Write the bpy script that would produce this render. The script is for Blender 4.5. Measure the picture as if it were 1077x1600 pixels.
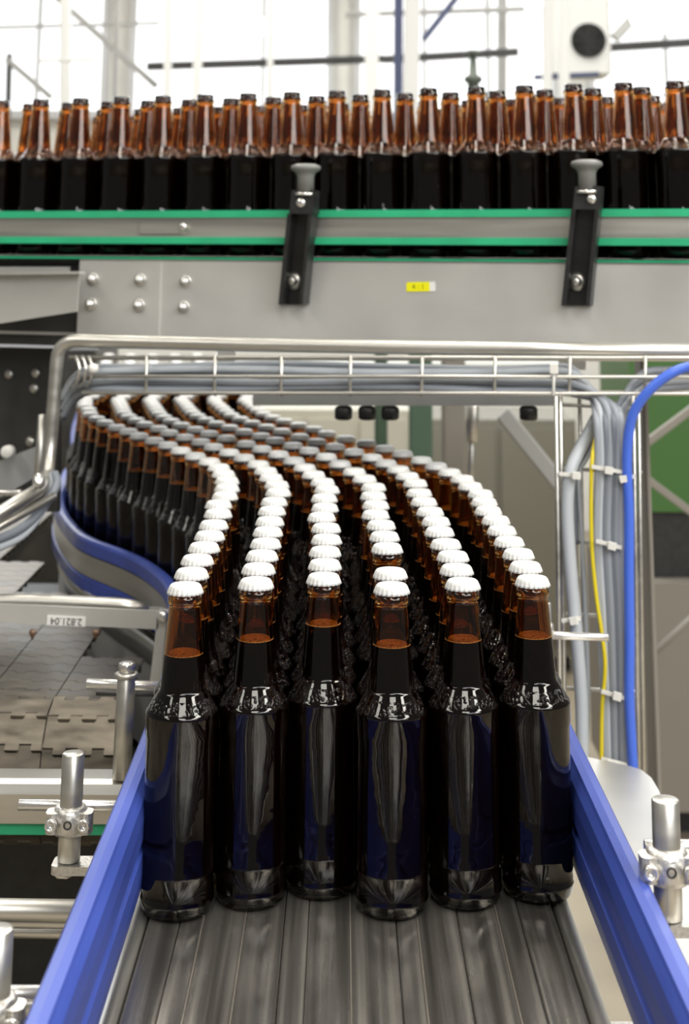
import bpy, math, random
from mathutils import Vector, Matrix
R = math.radians
random.seed(7)
for o in list(bpy.data.objects): bpy.data.objects.remove(o)
SC = bpy.context.scene
# ---------------------------------------------------------------- camera
F, TH, ROLL, CZ = 2340.0, R(12.0), R(0.35), 1.5125      # focal length in px of a 1600 px tall frame, upward tilt, roll, eye height
PP = 400 - F*math.tan(TH)
cd = bpy.data.cameras.new('camera'); cam = bpy.data.objects.new('camera', cd); SC.collection.objects.link(cam)
cd.sensor_fit = 'VERTICAL'; cd.sensor_height = 36; cd.lens = F/1600*36
cd.shift_x = 0; cd.shift_y = (PP-800)/1600
FW = Vector((0, math.cos(TH), math.sin(TH))); U0 = Vector((0, -math.sin(TH), math.cos(TH))); R0 = Vector((1, 0, 0))
RV = R0*math.cos(ROLL)+U0*math.sin(ROLL); UV = U0*math.cos(ROLL)-R0*math.sin(ROLL)
M = Matrix((RV, UV, -FW)).transposed().to_4x4(); M.translation = Vector((0, 0, CZ)); cam.matrix_world = M
cd.clip_start = 0.05; cd.clip_end = 60
cd.dof.use_dof = True; cd.dof.focus_distance = 1.27; cd.dof.aperture_fstop = 8.5
SC.camera = cam
SC.view_settings.view_transform = 'Standard'; SC.view_settings.look = 'None'; SC.view_settings.gamma = 1
SC.view_settings.use_curve_mapping = False; SC.view_settings.exposure = 0.2
SC.cycles.max_bounces = 16; SC.cycles.transmission_bounces = 16; SC.cycles.glossy_bounces = 5; SC.cycles.diffuse_bounces = 3
SC.cycles.caustics_reflective = False; SC.cycles.caustics_refractive = True
SC.cycles.sample_clamp_indirect = 4
# ---------------------------------------------------------------- light
W = bpy.data.worlds.new('hall_air'); SC.world = W; W.use_nodes = True
W.node_tree.nodes['Background'].inputs[0].default_value = (0.95, 0.93, 0.88, 1)
W.node_tree.nodes['Background'].inputs[1].default_value = 0.16
def area(name, loc, sx, sy, power, rot=(0, 0, 0), col=(1, 0.96, 0.88)):
    l = bpy.data.lights.new(name, 'AREA'); l.shape = 'RECTANGLE'; l.size = sx; l.size_y = sy; l.energy = power; l.color = col
    o = bpy.data.objects.new(name, l); SC.collection.objects.link(o); o.location = loc; o.rotation_euler = rot
    return o
area('ceiling_and_fill_light', (-2.3, 0.4, 3.7), 0.5, 3.6, 42)
area('ceiling_and_fill_light', (2.3, 0.4, 3.7), 0.6, 3.6, 120)
area('ceiling_and_fill_light', (0.2, -1.8, 3.9), 1.3, 2.0, 75)  # added front fill above and behind the viewer, no known fixture
area('ceiling_and_fill_light', (-0.1, 2.0, 4.6), 0.5, 2.4, 60)
area('ceiling_and_fill_light', (-1.2, 5.2, 4.6), 0.4, 3.0, 95)
area('ceiling_and_fill_light', (1.4, 5.2, 4.6), 0.4, 3.0, 95)
area('hall_window_light', (0, 8.2, 4.2), 9, 3.0, 210, (R(-62), 0, 0), (0.86, 0.92, 1))
area('hall_window_light', (2.6, -3.4, 3.7), 5.0, 1.8, 190, (R(68), 0, R(35)), (0.95, 0.97, 1))

# ---------------------------------------------------------------- helpers
def ray(px, py): return FW + RV*((px-538.5)/F) + UV*((PP-py)/F)
def at(px, py, Y):                       # the point of the place seen at a photo pixel, Y metres ahead
    d = ray(px, py); return Vector((0, 0, CZ)) + d*(Y/d.y)
def atz(px, py, z):                      # ... at height z
    d = ray(px, py); return Vector((0, 0, CZ)) + d*((z-CZ)/d.z)
class Plane:                             # vertical plane through two points of the ground plan
    def __init__(s, Y0, Y1):
        s.a = at(0, 400, Y0); b = at(1077, 400, Y1); s.u = Vector((b.x-s.a.x, b.y-s.a.y, 0)).normalized(); s.n = Vector((s.u.y, -s.u.x, 0))
        s.ang = math.atan2(s.u.y, s.u.x)
    def p(s, px, py, off=0.0):           # off > 0 comes towards the viewer
        d = ray(px, py); o = Vector((0, 0, CZ)); a = s.a + s.n*off
        t = (a-o).dot(s.n)/d.dot(s.n); return o + d*t
def mat(name, col, rough=0.5, metal=0.0, **k):
    m = bpy.data.materials.new(name); m.use_nodes = True; b = m.node_tree.nodes['Principled BSDF']
    b.inputs['Base Color'].default_value = (*col, 1); b.inputs['Roughness'].default_value = rough; b.inputs['Metallic'].default_value = metal
    for a, v in k.items(): b.inputs[a.replace('_', ' ')].default_value = v
    return m
def grain(m, scale=(40, 40, 40), detail=4, lo=0.75, hi=1.15, rough=(0.0, 0.0), bump=0.0, nscale=1.0, coord='Object'):
    """procedural wear: noise varies the base colour, the roughness and the relief"""
    nt = m.node_tree; N = nt.nodes; L = nt.links; b = N['Principled BSDF']
    tc = N.new('ShaderNodeTexCoord'); mp = N.new('ShaderNodeMapping'); mp.inputs['Scale'].default_value = scale
    L.new(tc.outputs[coord], mp.inputs['Vector'])
    nz = N.new('ShaderNodeTexNoise'); nz.inputs['Scale'].default_value = nscale; nz.inputs['Detail'].default_value = detail; L.new(mp.outputs[0], nz.inputs['Vector'])
    mr = N.new('ShaderNodeMapRange'); mr.inputs['From Min'].default_value = 0.3; mr.inputs['From Max'].default_value = 0.7
    mr.inputs['To Min'].default_value = lo; mr.inputs['To Max'].default_value = hi; L.new(nz.outputs['Fac'], mr.inputs['Value'])
    mx = N.new('ShaderNodeMix'); mx.data_type = 'RGBA'; mx.blend_type = 'MULTIPLY'; mx.inputs[0].default_value = 1
    mx.inputs[6].default_value = b.inputs['Base Color'].default_value; L.new(mr.outputs[0], mx.inputs[7]); L.new(mx.outputs[2], b.inputs['Base Color'])
    if rough[1]:
        r = N.new('ShaderNodeMapRange'); r.inputs['From Min'].default_value = 0.3; r.inputs['From Max'].default_value = 0.7
        r.inputs['To Min'].default_value = rough[0]; r.inputs['To Max'].default_value = rough[1]; L.new(nz.outputs['Fac'], r.inputs['Value']); L.new(r.outputs[0], b.inputs['Roughness'])
    if bump:
        bp = N.new('ShaderNodeBump'); bp.inputs['Strength'].default_value = bump; bp.inputs['Distance'].default_value = 0.002
        L.new(nz.outputs['Fac'], bp.inputs['Height']); L.new(bp.outputs[0], b.inputs['Normal'])
    return m
ALL = []
def link(o, parent=None):
    SC.collection.objects.link(o); o.parent = parent; ALL.append(o); return o
def tag(o, label=None, cat=None, group=None, kind=None):
    if label: o['label'] = label
    if cat: o['category'] = cat
    if group: o['group'] = group
    if kind: o['kind'] = kind
    return o
def thing(name, label, cat, group=None, loc=(0, 0, 0), rz=0, kind=None):
    o = bpy.data.objects.new(name, None); o.empty_display_size = 0.02; link(o); o.location = loc; o.rotation_euler = (0, 0, rz)
    return tag(o, label, cat, group, kind)
class MB:
    def __init__(s): s.v = []; s.f = []; s.sm = []
    def add(s, v, f, smooth=False):
        n = len(s.v); s.v += [tuple(q) for q in v]; s.f += [tuple(i+n for i in q) for q in f]; s.sm += [smooth]*len(f); return s
    def build(s, name, m, parent=None):
        me = bpy.data.meshes.new(name); me.from_pydata(s.v, [], s.f); me.materials.append(m)
        me.polygons.foreach_set('use_smooth', s.sm); me.update()
        p = parent; chain = []
        while p is not None: chain.append(p); p = p.parent
        for p in reversed(chain): me.transform(Matrix.LocRotScale(p.location, p.rotation_euler, None).inverted())
        o = bpy.data.objects.new(name, me); return link(o, parent)
    def prism(s, pts, vec):              # closed outline (list of points) pushed along vec
        pts = [Vector(p) for p in pts]; vec = Vector(vec); n = len(pts)
        v = pts + [p+vec for p in pts]
        nrm = Vector((0, 0, 0))
        for i in range(n): nrm += pts[i].cross(pts[(i+1) % n])
        fl = nrm.dot(vec) > 0
        f = [tuple(range(n)), tuple(range(2*n-1, n-1, -1))] + [(i, i+n, (i+1) % n + n, (i+1) % n) for i in range(n)]
        if fl: f = [tuple(reversed(q)) for q in f]
        return s.add(v, f)
    def obox(s, c, ax, ay, az, hx, hy, hz, bev=0.0):   # oriented box, chamfered along z edges when bev > 0
        c = Vector(c); ax, ay, az = Vector(ax), Vector(ay), Vector(az)
        if bev <= 0:
            pts = [c-ax*hx-ay*hy-az*hz, c+ax*hx-ay*hy-az*hz, c+ax*hx+ay*hy-az*hz, c-ax*hx+ay*hy-az*hz]
        else:
            pts = []
            for sx, sy in ((-1, -1), (1, -1), (1, 1), (-1, 1)):
                for k in range(4):
                    a = (math.atan2(sy, sx) - math.pi/4) + k*math.pi/6
                    pts.append(c + ax*(sx*(hx-bev)+bev*math.cos(a)) + ay*(sy*(hy-bev)+bev*math.sin(a)) - az*hz)
        return s.prism(pts, az*(2*hz))
    def box(s, x0, x1, y0, y1, z0, z1): return s.obox(((x0+x1)/2, (y0+y1)/2, (z0+z1)/2), (1, 0, 0), (0, 1, 0), (0, 0, 1), abs(x1-x0)/2, abs(y1-y0)/2, abs(z1-z0)/2)
    def lathe(s, prof, n=32, mtx=None, smooth=True, flute=None, cap0=True, cap1=True, cr=None):
        v = []; f = []
        for j, (r, z) in enumerate(prof):
            for i in range(n):
                a = 2*math.pi*i/n; rr = r + (flute(j, a) if flute else 0)
                v.append(Vector((rr*math.cos(a), rr*math.sin(a), z)))
        for j in range(len(prof)-1):
            for i in range(n): f.append((j*n+i, j*n+(i+1) % n, (j+1)*n+(i+1) % n, (j+1)*n+i))
        if cap0: f.append(tuple(reversed(range(n))))
        if cap1: f.append(tuple((len(prof)-1)*n+i for i in range(n)))
        if mtx is not None: v = [mtx @ q for q in v]
        return s.add(v, f, smooth)
    def rod(s, a, b, r, n=16, prof=None):
        a, b = Vector(a), Vector(b); d = b-a; L = d.length; q = d.to_track_quat('Z', 'Y').to_matrix().to_4x4(); q.translation = a
        c = min(r*0.15, 0.001)
        s.lathe(prof or [(r-c, 0), (r, c), (r, L-c), (r-c, L)], n, q); return s
    def tube(s, pts, r, n=12, close=True):
        pts = [Vector(p) for p in pts]; v = []; f = []; t0 = (pts[1]-pts[0]).normalized(); up = Vector((0, 0, 1)) if abs(t0.z) < .9 else Vector((0, 1, 0))
        x = t0.cross(up).normalized(); m = len(pts)
        for k, p in enumerate(pts):
            t = (pts[min(k+1, m-1)]-pts[max(k-1, 0)]).normalized(); x = (x - t*x.dot(t)).normalized(); y = t.cross(x)
            for i in range(n):
                a = 2*math.pi*i/n; v.append(p + x*(r*math.cos(a)) + y*(r*math.sin(a)))
        for k in range(m-1):
            for i in range(n): f.append((k*n+i, k*n+(i+1) % n, (k+1)*n+(i+1) % n, (k+1)*n+i))
        f.append(tuple(reversed(range(n)))); f.append(tuple((m-1)*n+i for i in range(n)))
        return s.add(v, f, True)
    def sweep(s, path, prof, smooth=False, side=1):    # closed (offset, z) profile along a ground-plan path; offset to the right of travel
        P = [Vector((p[0], p[1])) for p in path]; m = len(P); n = len(prof); v = []; f = []
        for k in range(m):
            t = (P[min(k+1, m-1)]-P[max(k-1, 0)]).normalized(); nr = Vector((t.y, -t.x))*side
            for o, z in prof: v.append((P[k].x+nr.x*o, P[k].y+nr.y*o, z))
        for k in range(m-1):
            for i in range(n): f.append((k*n+i, k*n+(i+1) % n, (k+1)*n+(i+1) % n, (k+1)*n+i))
        f.append(tuple(range(n))); f.append(tuple(reversed([(m-1)*n+i for i in range(n)])))
        if side < 0: f = [tuple(reversed(q)) for q in f]
        return s.add(v, f, smooth)
def smooth_path(pts, n=6):               # Catmull-Rom through the points
    P = [Vector(p) for p in pts]; out = []
    for i in range(len(P)-1):
        a, b, c, d = P[max(i-1, 0)], P[i], P[i+1], P[min(i+2, len(P)-1)]
        for k in range(n):
            t = k/n; out.append(0.5*((2*b)+(c-a)*t+(2*a-5*b+4*c-d)*t*t+(3*b-a-3*c+d)*t*t*t))
    out.append(P[-1]); return out
def text_obj(name, body, size, loc, rot, m, parent, ext=0.0002):
    cu = bpy.data.curves.new(name, 'FONT'); cu.body = body; cu.size = size; cu.extrude = ext; cu.align_x = 'CENTER'; cu.align_y = 'CENTER'
    tmp = bpy.data.objects.new(name, cu); SC.collection.objects.link(tmp); bpy.context.view_layer.update()
    me = bpy.data.meshes.new_from_object(tmp.evaluated_get(bpy.context.evaluated_depsgraph_get())); bpy.data.objects.remove(tmp)
    me.materials.clear(); me.materials.append(m); me.transform(Matrix.Translation(loc) @ rot)
    p = parent; chain = []
    while p is not None: chain.append(p); p = p.parent
    for p in reversed(chain): me.transform(Matrix.LocRotScale(p.location, p.rotation_euler, None).inverted())
    return link(bpy.data.objects.new(name, me), parent)
def nth(i):
    ones = 'zeroth first second third fourth fifth sixth seventh eighth ninth tenth eleventh twelfth thirteenth fourteenth fifteenth sixteenth seventeenth eighteenth nineteenth'.split()
    tens = {2: 'twent', 3: 'thirt', 4: 'fort', 5: 'fift'}
    if i < 20: return ones[i]
    t, u = divmod(i, 10); return tens[t] + ('ieth' if u == 0 else 'y-' + ones[u])

# ---------------------------------------------------------------- materials
STEEL = grain(mat('brushed_steel', (0.62, 0.60, 0.55), 0.34, 0.9), (3, 3, 60), 3, 0.86, 1.08, (0.28, 0.42))
PLATE = grain(mat('sheet_steel', (0.70, 0.685, 0.65), 0.45, 0.7), (4, 4, 5), 4, 0.88, 1.08, (0.38, 0.52))
SHINY = mat('polished_steel', (0.80, 0.78, 0.74), 0.27, 0.85)
CAST = grain(mat('cast_steel', (0.72, 0.70, 0.66), 0.38, 0.9), (300, 300, 300), 2, 0.8, 1.1, (0.3, 0.5), 0.3)
DARKM = grain(mat('dark_machine_metal', (0.045, 0.043, 0.04), 0.45, 0.0), (14, 14, 14), 4, 0.6, 1.3)
BLACKP = grain(mat('black_plastic', (0.018, 0.018, 0.018), 0.42), (60, 60, 60), 3, 0.7, 1.4)
GREYP = mat('grey_plastic_knob', (0.2, 0.2, 0.19), 0.45)
BLUE = grain(mat('blue_plastic', (0.05, 0.085, 0.38), 0.36), (30, 4, 30), 4, 0.85, 1.12, (0.26, 0.42))
BLUEHOSE = mat('blue_hose', (0.07, 0.16, 0.70), 0.35)
GREEN = grain(mat('green_wear_plastic', (0.03, 0.42, 0.20), 0.4), (20, 20, 20), 3, 0.9, 1.08)
CABLE = mat('grey_cable_sheath', (0.36, 0.385, 0.42), 0.42)
CABLED = mat('dark_grey_cable_sheath', (0.20, 0.22, 0.25), 0.45)
CABLEL = mat('light_grey_cable_sheath', (0.50, 0.53, 0.56), 0.42)
YELLOW = mat('yellow_wire_sheath', (0.75, 0.60, 0.02), 0.4)
TIE = mat('white_nylon', (0.82, 0.80, 0.74), 0.4)
WHITEL = mat('white_label', (0.85, 0.84, 0.80), 0.5); YELLOWL = mat('yellow_label', (0.90, 0.85, 0.0), 0.5); INK = mat('printed_ink', (0.03, 0.03, 0.03), 0.6)
OLIVEINK = mat('faded_ink', (0.30, 0.28, 0.0), 0.6)
CAPM = mat('white_cap_lacquer', (0.70, 0.70, 0.68), 0.35)
PAINTW = mat('white_paint', (0.80, 0.80, 0.78), 0.5); PAINTG = mat('grey_paint', (0.33, 0.33, 0.32), 0.5); PAINTB = mat('black_paint', (0.03, 0.03, 0.03), 0.5)
NAVY = mat('navy_paint', (0.05, 0.065, 0.14), 0.5)
# glass: amber, with a fine pearled relief on the shoulder
GLASS = mat('amber_glass', (0.47, 0.235, 0.075), 0.0, 0.0, IOR=1.5, Transmission_Weight=1.0)
def pearls(m):
    nt = m.node_tree; N = nt.nodes; L = nt.links; b = N['Principled BSDF']
    tc = N.new('ShaderNodeTexCoord'); vo = N.new('ShaderNodeTexVoronoi'); vo.inputs['Scale'].default_value = 330; L.new(tc.outputs['Object'], vo.inputs['Vector'])
    sp = N.new('ShaderNodeSeparateXYZ'); L.new(tc.outputs['Object'], sp.inputs[0])
    up = N.new('ShaderNodeMath'); up.operation = 'GREATER_THAN'; L.new(sp.outputs['Z'], up.inputs[0]); up.inputs[1].default_value = 0.1495
    dn = N.new('ShaderNodeMath'); dn.operation = 'LESS_THAN'; L.new(sp.outputs['Z'], dn.inputs[0]); dn.inputs[1].default_value = 0.1585
    an = N.new('ShaderNodeMath'); an.operation = 'MULTIPLY'; L.new(up.outputs[0], an.inputs[0]); L.new(dn.outputs[0], an.inputs[1])
    mr = N.new('ShaderNodeMapRange'); mr.inputs['From Min'].default_value = 0.0; mr.inputs['From Max'].default_value = 0.5; mr.inputs['To Min'].default_value = 1; mr.inputs['To Max'].default_value = 0
    L.new(vo.outputs['Distance'], mr.inputs['Value'])
    m1 = N.new('ShaderNodeMath'); m1.operation = 'MULTIPLY'; L.new(mr.outputs[0], m1.inputs[0]); L.new(an.outputs[0], m1.inputs[1])
    nz = N.new('ShaderNodeTexNoise'); nz.inputs['Scale'].default_value = 45; L.new(tc.outputs['Object'], nz.inputs['Vector'])
    m2 = N.new('ShaderNodeMath'); m2.operation = 'MULTIPLY_ADD'; L.new(nz.outputs['Fac'], m2.inputs[0]); m2.inputs[1].default_value = 0.35; L.new(m1.outputs[0], m2.inputs[2])
    bp = N.new('ShaderNodeBump'); bp.inputs['Strength'].default_value = 0.75; bp.inputs['Distance'].default_value = 0.0013
    L.new(m2.outputs[0], bp.inputs['Height']); L.new(bp.outputs[0], b.inputs['Normal'])
pearls(GLASS)
BEER = mat('dark_ale', (0.006, 0.003, 0.002), 0.9, Specular_IOR_Level=0.0)
FOAM = grain(mat('ale_froth', (1.0, 0.80, 0.50), 0.6), (700, 700, 700), 3, 0.45, 1.25)
# relief strokes of the moulded band low on the glass
def band_relief(m):
    nt = m.node_tree; N = nt.nodes; L = nt.links; bp = [n for n in N if n.type == 'BUMP'][0]
    tc = N.new('ShaderNodeTexCoord'); mp = N.new('ShaderNodeMapping'); mp.inputs['Scale'].default_value = (420, 420, 130); L.new(tc.outputs['Object'], mp.inputs[0])
    nz = N.new('ShaderNodeTexNoise'); nz.inputs['Detail'].default_value = 1; nz.inputs['Scale'].default_value = 1; L.new(mp.outputs[0], nz.inputs['Vector'])
    gt = N.new('ShaderNodeMath'); gt.operation = 'GREATER_THAN'; gt.inputs[1].default_value = 0.5; L.new(nz.outputs['Fac'], gt.inputs[0])
    sp = N.new('ShaderNodeSeparateXYZ'); L.new(tc.outputs['Object'], sp.inputs[0])
    cm = N.new('ShaderNodeMath'); cm.operation = 'COMPARE'; cm.inputs[1].default_value = 0.0205; cm.inputs[2].default_value = 0.0065; L.new(sp.outputs['Z'], cm.inputs[0])
    mu = N.new('ShaderNodeMath'); mu.operation = 'MULTIPLY'; L.new(gt.outputs[0], mu.inputs[0]); L.new(cm.outputs[0], mu.inputs[1])
    ad = N.new('ShaderNodeMath'); ad.operation = 'ADD'; old = bp.inputs['Height'].links[0].from_socket; L.new(old, ad.inputs[0]); L.new(mu.outputs[0], ad.inputs[1]); L.new(ad.outputs[0], bp.inputs['Height'])
band_relief(GLASS)

# ================================================================ SETTING
FLOORM = grain(mat('painted_concrete', (0.34, 0.29, 0.21), 0.35), (1.3, 1.3, 1.3), 6, 0.65, 1.15, (0.25, 0.5))
fl = MB(); fl.box(-7, 7, -6, 9, -0.1, 0); tag(fl.build('floor', FLOORM), 'worn beige concrete factory floor', kind='structure')
WALLM = grain(mat('white_wall_panel', (0.82, 0.81, 0.76), 0.7), (0.5, 0.5, 6), 3, 0.94, 1.04)
wl = MB(); wl.box(-7, 7, 9, 9.2, 0, 7); tag(wl.build('wall_back', WALLM), 'white clad back wall of the hall', kind='structure')
WINM = mat('daylit_window', (0.9, 0.9, 0.9), 0.4, 0, Emission_Color=(0.93, 0.96, 1, 1), Emission_Strength=0.85)
FRM = mat('window_frame_paint', (0.6, 0.6, 0.6), 0.5)
for k, (x0, x1, z0, z1) in enumerate(((-2.6, -1.45, 2.35, 3.6), (-1.25, -0.1, 2.35, 3.6), (0.1, 1.25, 2.35, 3.6), (1.5, 2.8, 2.35, 3.6), (-4.1, -2.8, 2.35, 3.6))):
    w = MB(); w.box(x0, x1, 8.96, 8.985, z0, z1); wo = w.build('window_%d' % (k+1), WINM); tag(wo, kind='structure')
    f = MB()
    for a, b, c, d in ((x0-.04, x1+.04, z0-.05, z0), (x0-.04, x1+.04, z1, z1+.05), (x0-.04, x0, z0, z1), (x1, x1+.04, z0, z1)): f.box(a, b, 8.92, 8.998, c, d)
    for q in (1, 2): f.box(x0+(x1-x0)*q/3-.012, x0+(x1-x0)*q/3+.012, 8.93, 8.958, z0, z1)
    f.build('window_frame', FRM, wo)

def bar(name, a, b, r, m, label, cat, square=True, group=None, w2=None):
    mb = MB(); a, b = Vector(a), Vector(b)
    if square:
        d = (b-a); L = d.length; d.normalize(); up = Vector((0, 1, 0)); x = d.cross(up).normalized(); y = x.cross(d).normalized()
        mb.obox((a+b)/2, x, y, d, r, w2 or r, L/2, min(r, w2 or r)*0.25)
    else: mb.rod(a, b, r)
    return tag(mb.build(name, m), label, cat, group)
BG = [ # p1, p2, depth, half width px, material, name, label, category
 ((103, -60), (101, 330), 6.0, 8, PAINTW, 'support_post', 'broad pale steel post rising behind the upper bottles near the left edge', 'post'),
 ((183, -60), (176, 330), 6.4, 3.5, PAINTG, 'hanging_rod', 'thin grey rod hanging behind the upper bottles, right of the pale post', 'rod'),
 ((265, -60), (258, 330), 6.2, 6, PAINTW, 'support_post', 'white post behind the lamp end, left one of a close pair', 'post'),
 ((315, -60), (300, 330), 6.3, 7, PAINTW, 'support_post', 'white slightly leaning post crossing the long bright lamp', 'post'),
 ((424, -60), (420, 330), 6.2, 5, PAINTW, 'support_post', 'slim white post behind the right half of the long lamp', 'post'),
 ((645, -60), (640, 330), 4.6, 12, PAINTW, 'support_post', 'wide drilled off-white post behind the middle of the upper bottles', 'post'),
 ((623, -60), (622, 330), 5.6, 7, NAVY, 'support_post', 'dark blue post half hidden by the wide drilled post', 'post'),
 ((583, -60), (578, 330), 6.6, 11, PAINTW, 'support_post', 'bright white post left of the dark blue post', 'post'),
 ((856, -60), (854, 330), 4.8, 7, PAINTW, 'support_post', 'white post close left of the round fan', 'post'),
 ((880, -60), (884, 330), 4.9, 8, PAINTW, 'support_post', 'white post overlapping the left rim of the round fan', 'post'),
 ((785, -60), (784, 330), 7.2, 7, PAINTG, 'support_post', 'pale grey post between the valve and the fan', 'post'),
 ((70, -20), (245, 135), 7.0, 5, PAINTG, 'diagonal_brace', 'long grey brace sloping down to the right behind the pale post', 'brace'),
 ((10, 92), (80, 152), 6.8, 4.5, PAINTG, 'diagonal_brace', 'short dark brace sloping down from the black upright at the left edge', 'brace'),
 ((662, 62), (720, -12), 6.6, 5, NAVY, 'diagonal_brace', 'dark brace rising right from the wide drilled post', 'brace'),
 ((960, 60), (1030, -15), 6.6, 8, PAINTG, 'diagonal_brace', 'grey beam rising right of the round fan', 'brace'),
 ((15, 84), (8, 330), 6.8, 4, PAINTB, 'black_upright', 'thin black upright at the far left edge behind the bottles', 'post'),
 ((-40, 44), (250, 36), 7.4, 2.5, PAINTG, 'horizontal_pipe', 'thin grey pipe running level high on the left', 'pipe'),
 ((60, 95), (150, 93), 5.5, 3, PAINTW, 'horizontal_pipe', 'short pale bar sticking out right of the pale post', 'pipe'),
 ((230, 104), (600, 92), 6.9, 6, PAINTB, 'window_rail', 'black level rail below the long lamp', 'rail'),
 ((600, 93), (810, 81), 6.9, 6, PAINTB, 'window_rail', 'black rail continuing behind the wide drilled post', 'rail'),
 ((940, 75), (1120, 64), 6.9, 6.5, PAINTB, 'window_rail', 'black rail right of the round fan', 'rail'),
 ((540, 23), (820, 14), 7.1, 4, PAINTG, 'horizontal_pipe', 'grey pipe high behind the wide drilled post', 'pipe'),
 ((835, 121), (936, 116), 5.4, 4, NAVY, 'blue_crossbar', 'short dark blue crossbar below the round fan', 'bar'),
]
for (a, b, Y, hw, m, nm, lab, cat) in BG:
    bar(nm, at(a[0], a[1], Y), at(b[0], b[1], Y), hw*Y/F, m, lab, cat)
# long lamp and round lamps
LAMP = mat('lamp_diffuser', (1, 1, 1), 0.4, 0, Emission_Color=(1, 0.98, 0.92, 1), Emission_Strength=4.0)
def lamp(px0, px1, py, Y, rpx, label, housing=True):
    t = thing('tube_lamp', label, 'lamp', loc=at((px0+px1)/2, py, Y)); a, b = at(px0, py, Y), at(px1, py-2, Y); r = rpx*Y/F
    d = (b-a).normalized(); L = (b-a).length
    prof = [(0.15*r, 0), (r*.8, r*.35), (r, r), (r, L-r), (r*.8, L-r*.35), (0.15*r, L)]
    MB().rod(a, b, r, 16, prof).build('diffuser', LAMP, t)
    MB().obox((a+b)/2+Vector((0, 0, r*1.05)), d, Vector((0, 1, 0)), Vector((0, 0, 1)), L/2, r*.6, r*.25).build('housing', PAINTW, t)
lamp(310, 498, 43, 7.6, 12, 'long glowing tube lamp upper left, behind the slim white post')
lamp(262, 306, 45, 7.7, 11, 'short end of a glowing tube lamp between the two close white posts')
lamp(243, 256, 49, 7.8, 9, 'small round glowing lamp left of the long tube lamp')
lamp(942, 970, 22, 6.3, 10, 'small round glowing lamp right above the fan')
lamp(985, 1110, 26, 6.3, 26, 'large glowing lamp in the top right corner')
# fan unit
c = at(900, 62, 5.8); t = thing('extractor_fan', 'white fan unit with dark round grille on the hall wall', 'fan', loc=c)
s = 5.8/F
MB().obox(c, (1, 0, 0), (0, 1, 0), (0, 0, 1), 48*s, 0.12, 58*s, 0.02).build('housing', PAINTW, t)
g = MB(); T = Matrix.Translation(c+Vector((12*s, -0.12, -8*s))) @ Matrix.Rotation(R(90), 4, 'X')
for k in range(7): g.lathe([(4*s*k+1*s, 0), (4*s*k+1*s, .012), (4*s*k+2.6*s, .012), (4*s*k+2.6*s, 0)], 32, T, cap0=False, cap1=False)
for k in range(8):
    a = k*math.pi/4; g.obox(T @ Vector((13*s*math.cos(a), 13*s*math.sin(a), .008)), (math.cos(a), 0, math.sin(a)), (0, 1, 0), (-math.sin(a), 0, math.cos(a)), 13*s, .004, 1*s)
g.build('grille', PAINTB, t)
b_ = MB(); b_.lathe([(27*s, 0.002), (27*s, .004)], 32, T); b_.build('fan_well', BLACKP, t)
# valve silhouette
c = at(740, 150, 4.2); t = thing('valve', 'dark greenish valve body standing up behind the upper bottles', 'valve', loc=c); VM = mat('valve_paint', (0.10, 0.12, 0.10), 0.5)
s = 4.2/F
MB().lathe([(9*s, -20*s), (9*s, 20*s), (14*s, 22*s), (14*s, 30*s), (7*s, 33*s), (5*s, 62*s), (2*s, 64*s)], 20, Matrix.Translation(c)).build('valve_body', VM, t)
MB().lathe([(11*s, 64*s), (12*s, 66*s), (12*s, 70*s), (7*s, 72*s)], 20, Matrix.Translation(c)).build('hand_knob', VM, t)
MB().rod(c+Vector((0, 0, 5*s)), c+Vector((46*s, 0, -2*s)), 5*s).build('outlet_pipe', VM, t)
# stair grating at the right edge
t = thing('mesh_guard', 'grey wire guard panel at the right edge behind the bottles', 'guard', loc=at(1060, 130, 5)); g = MB()
for k in range(9): g.rod(at(1030+k*12, 150-k*7, 5), at(1030+k*12, 220, 5), .004, 8)
for k in range(5): g.rod(at(1030, 152+k*12, 5), at(1130, 95+k*14, 5), .004, 8)
g.build('guard_mesh', PAINTG, t)

# ================================================================ BOTTLES
OUT = [(0.0005, .0020), (.019, .0015), (.0235, 0), (.0262, .0006), (.0282, .0040), (.0291, .0085), (.0297, .0098), (.0297, .0110), (.0291, .0122), (.0291, .0292), (.0297, .0302), (.0297, .0316), (.0288, .0335), (.0288, .1285), (.0296, .1310), (.0296, .1440),
       (.0298, .1452), (.0298, .1468), (.0294, .1478), (.0287, .1487), (.0280, .1498), (.0250, .1545), (.0220, .1592), (.0204, .1618), (.0199, .1626), (.0190, .1632), (.0187, .1645), (.0185, .1665), (.0173, .1800), (.0157, .1970), (.0142, .2130), (.0132, .2255), (.0130, .2290), (.0140, .2298), (.0143, .2312), (.0143, .2335), (.0138, .2352), (.0131, .2358), (.0131, .2410), (.0126, .2427), (.0112, .2430)]
INN = [(.0100, .2424), (.0096, .2400), (.0100, .2255), (.0112, .2130), (.0130, .1970), (.0147, .1800), (.0160, .1650), (.0178, .1610), (.0222, .1540), (.0256, .1485), (.0266, .1430), (.0264, .0120), (.0235, .0060), (.0005, .0055)]
def beer_prof(lv):
    p = []
    for r, z in reversed(INN):
        if z < lv: p.append((max(r+(.0004 if r > .001 else 0), .0003), z-.0004))
    for i in range(len(INN)-1):
        (r0, z0), (r1, z1) = INN[i], INN[i+1]
        if z0 >= lv > z1: rl = r0+(r1-r0)*(z0-lv)/(z0-z1)+.0004
    p.append((rl, lv)); return p, rl
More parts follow.
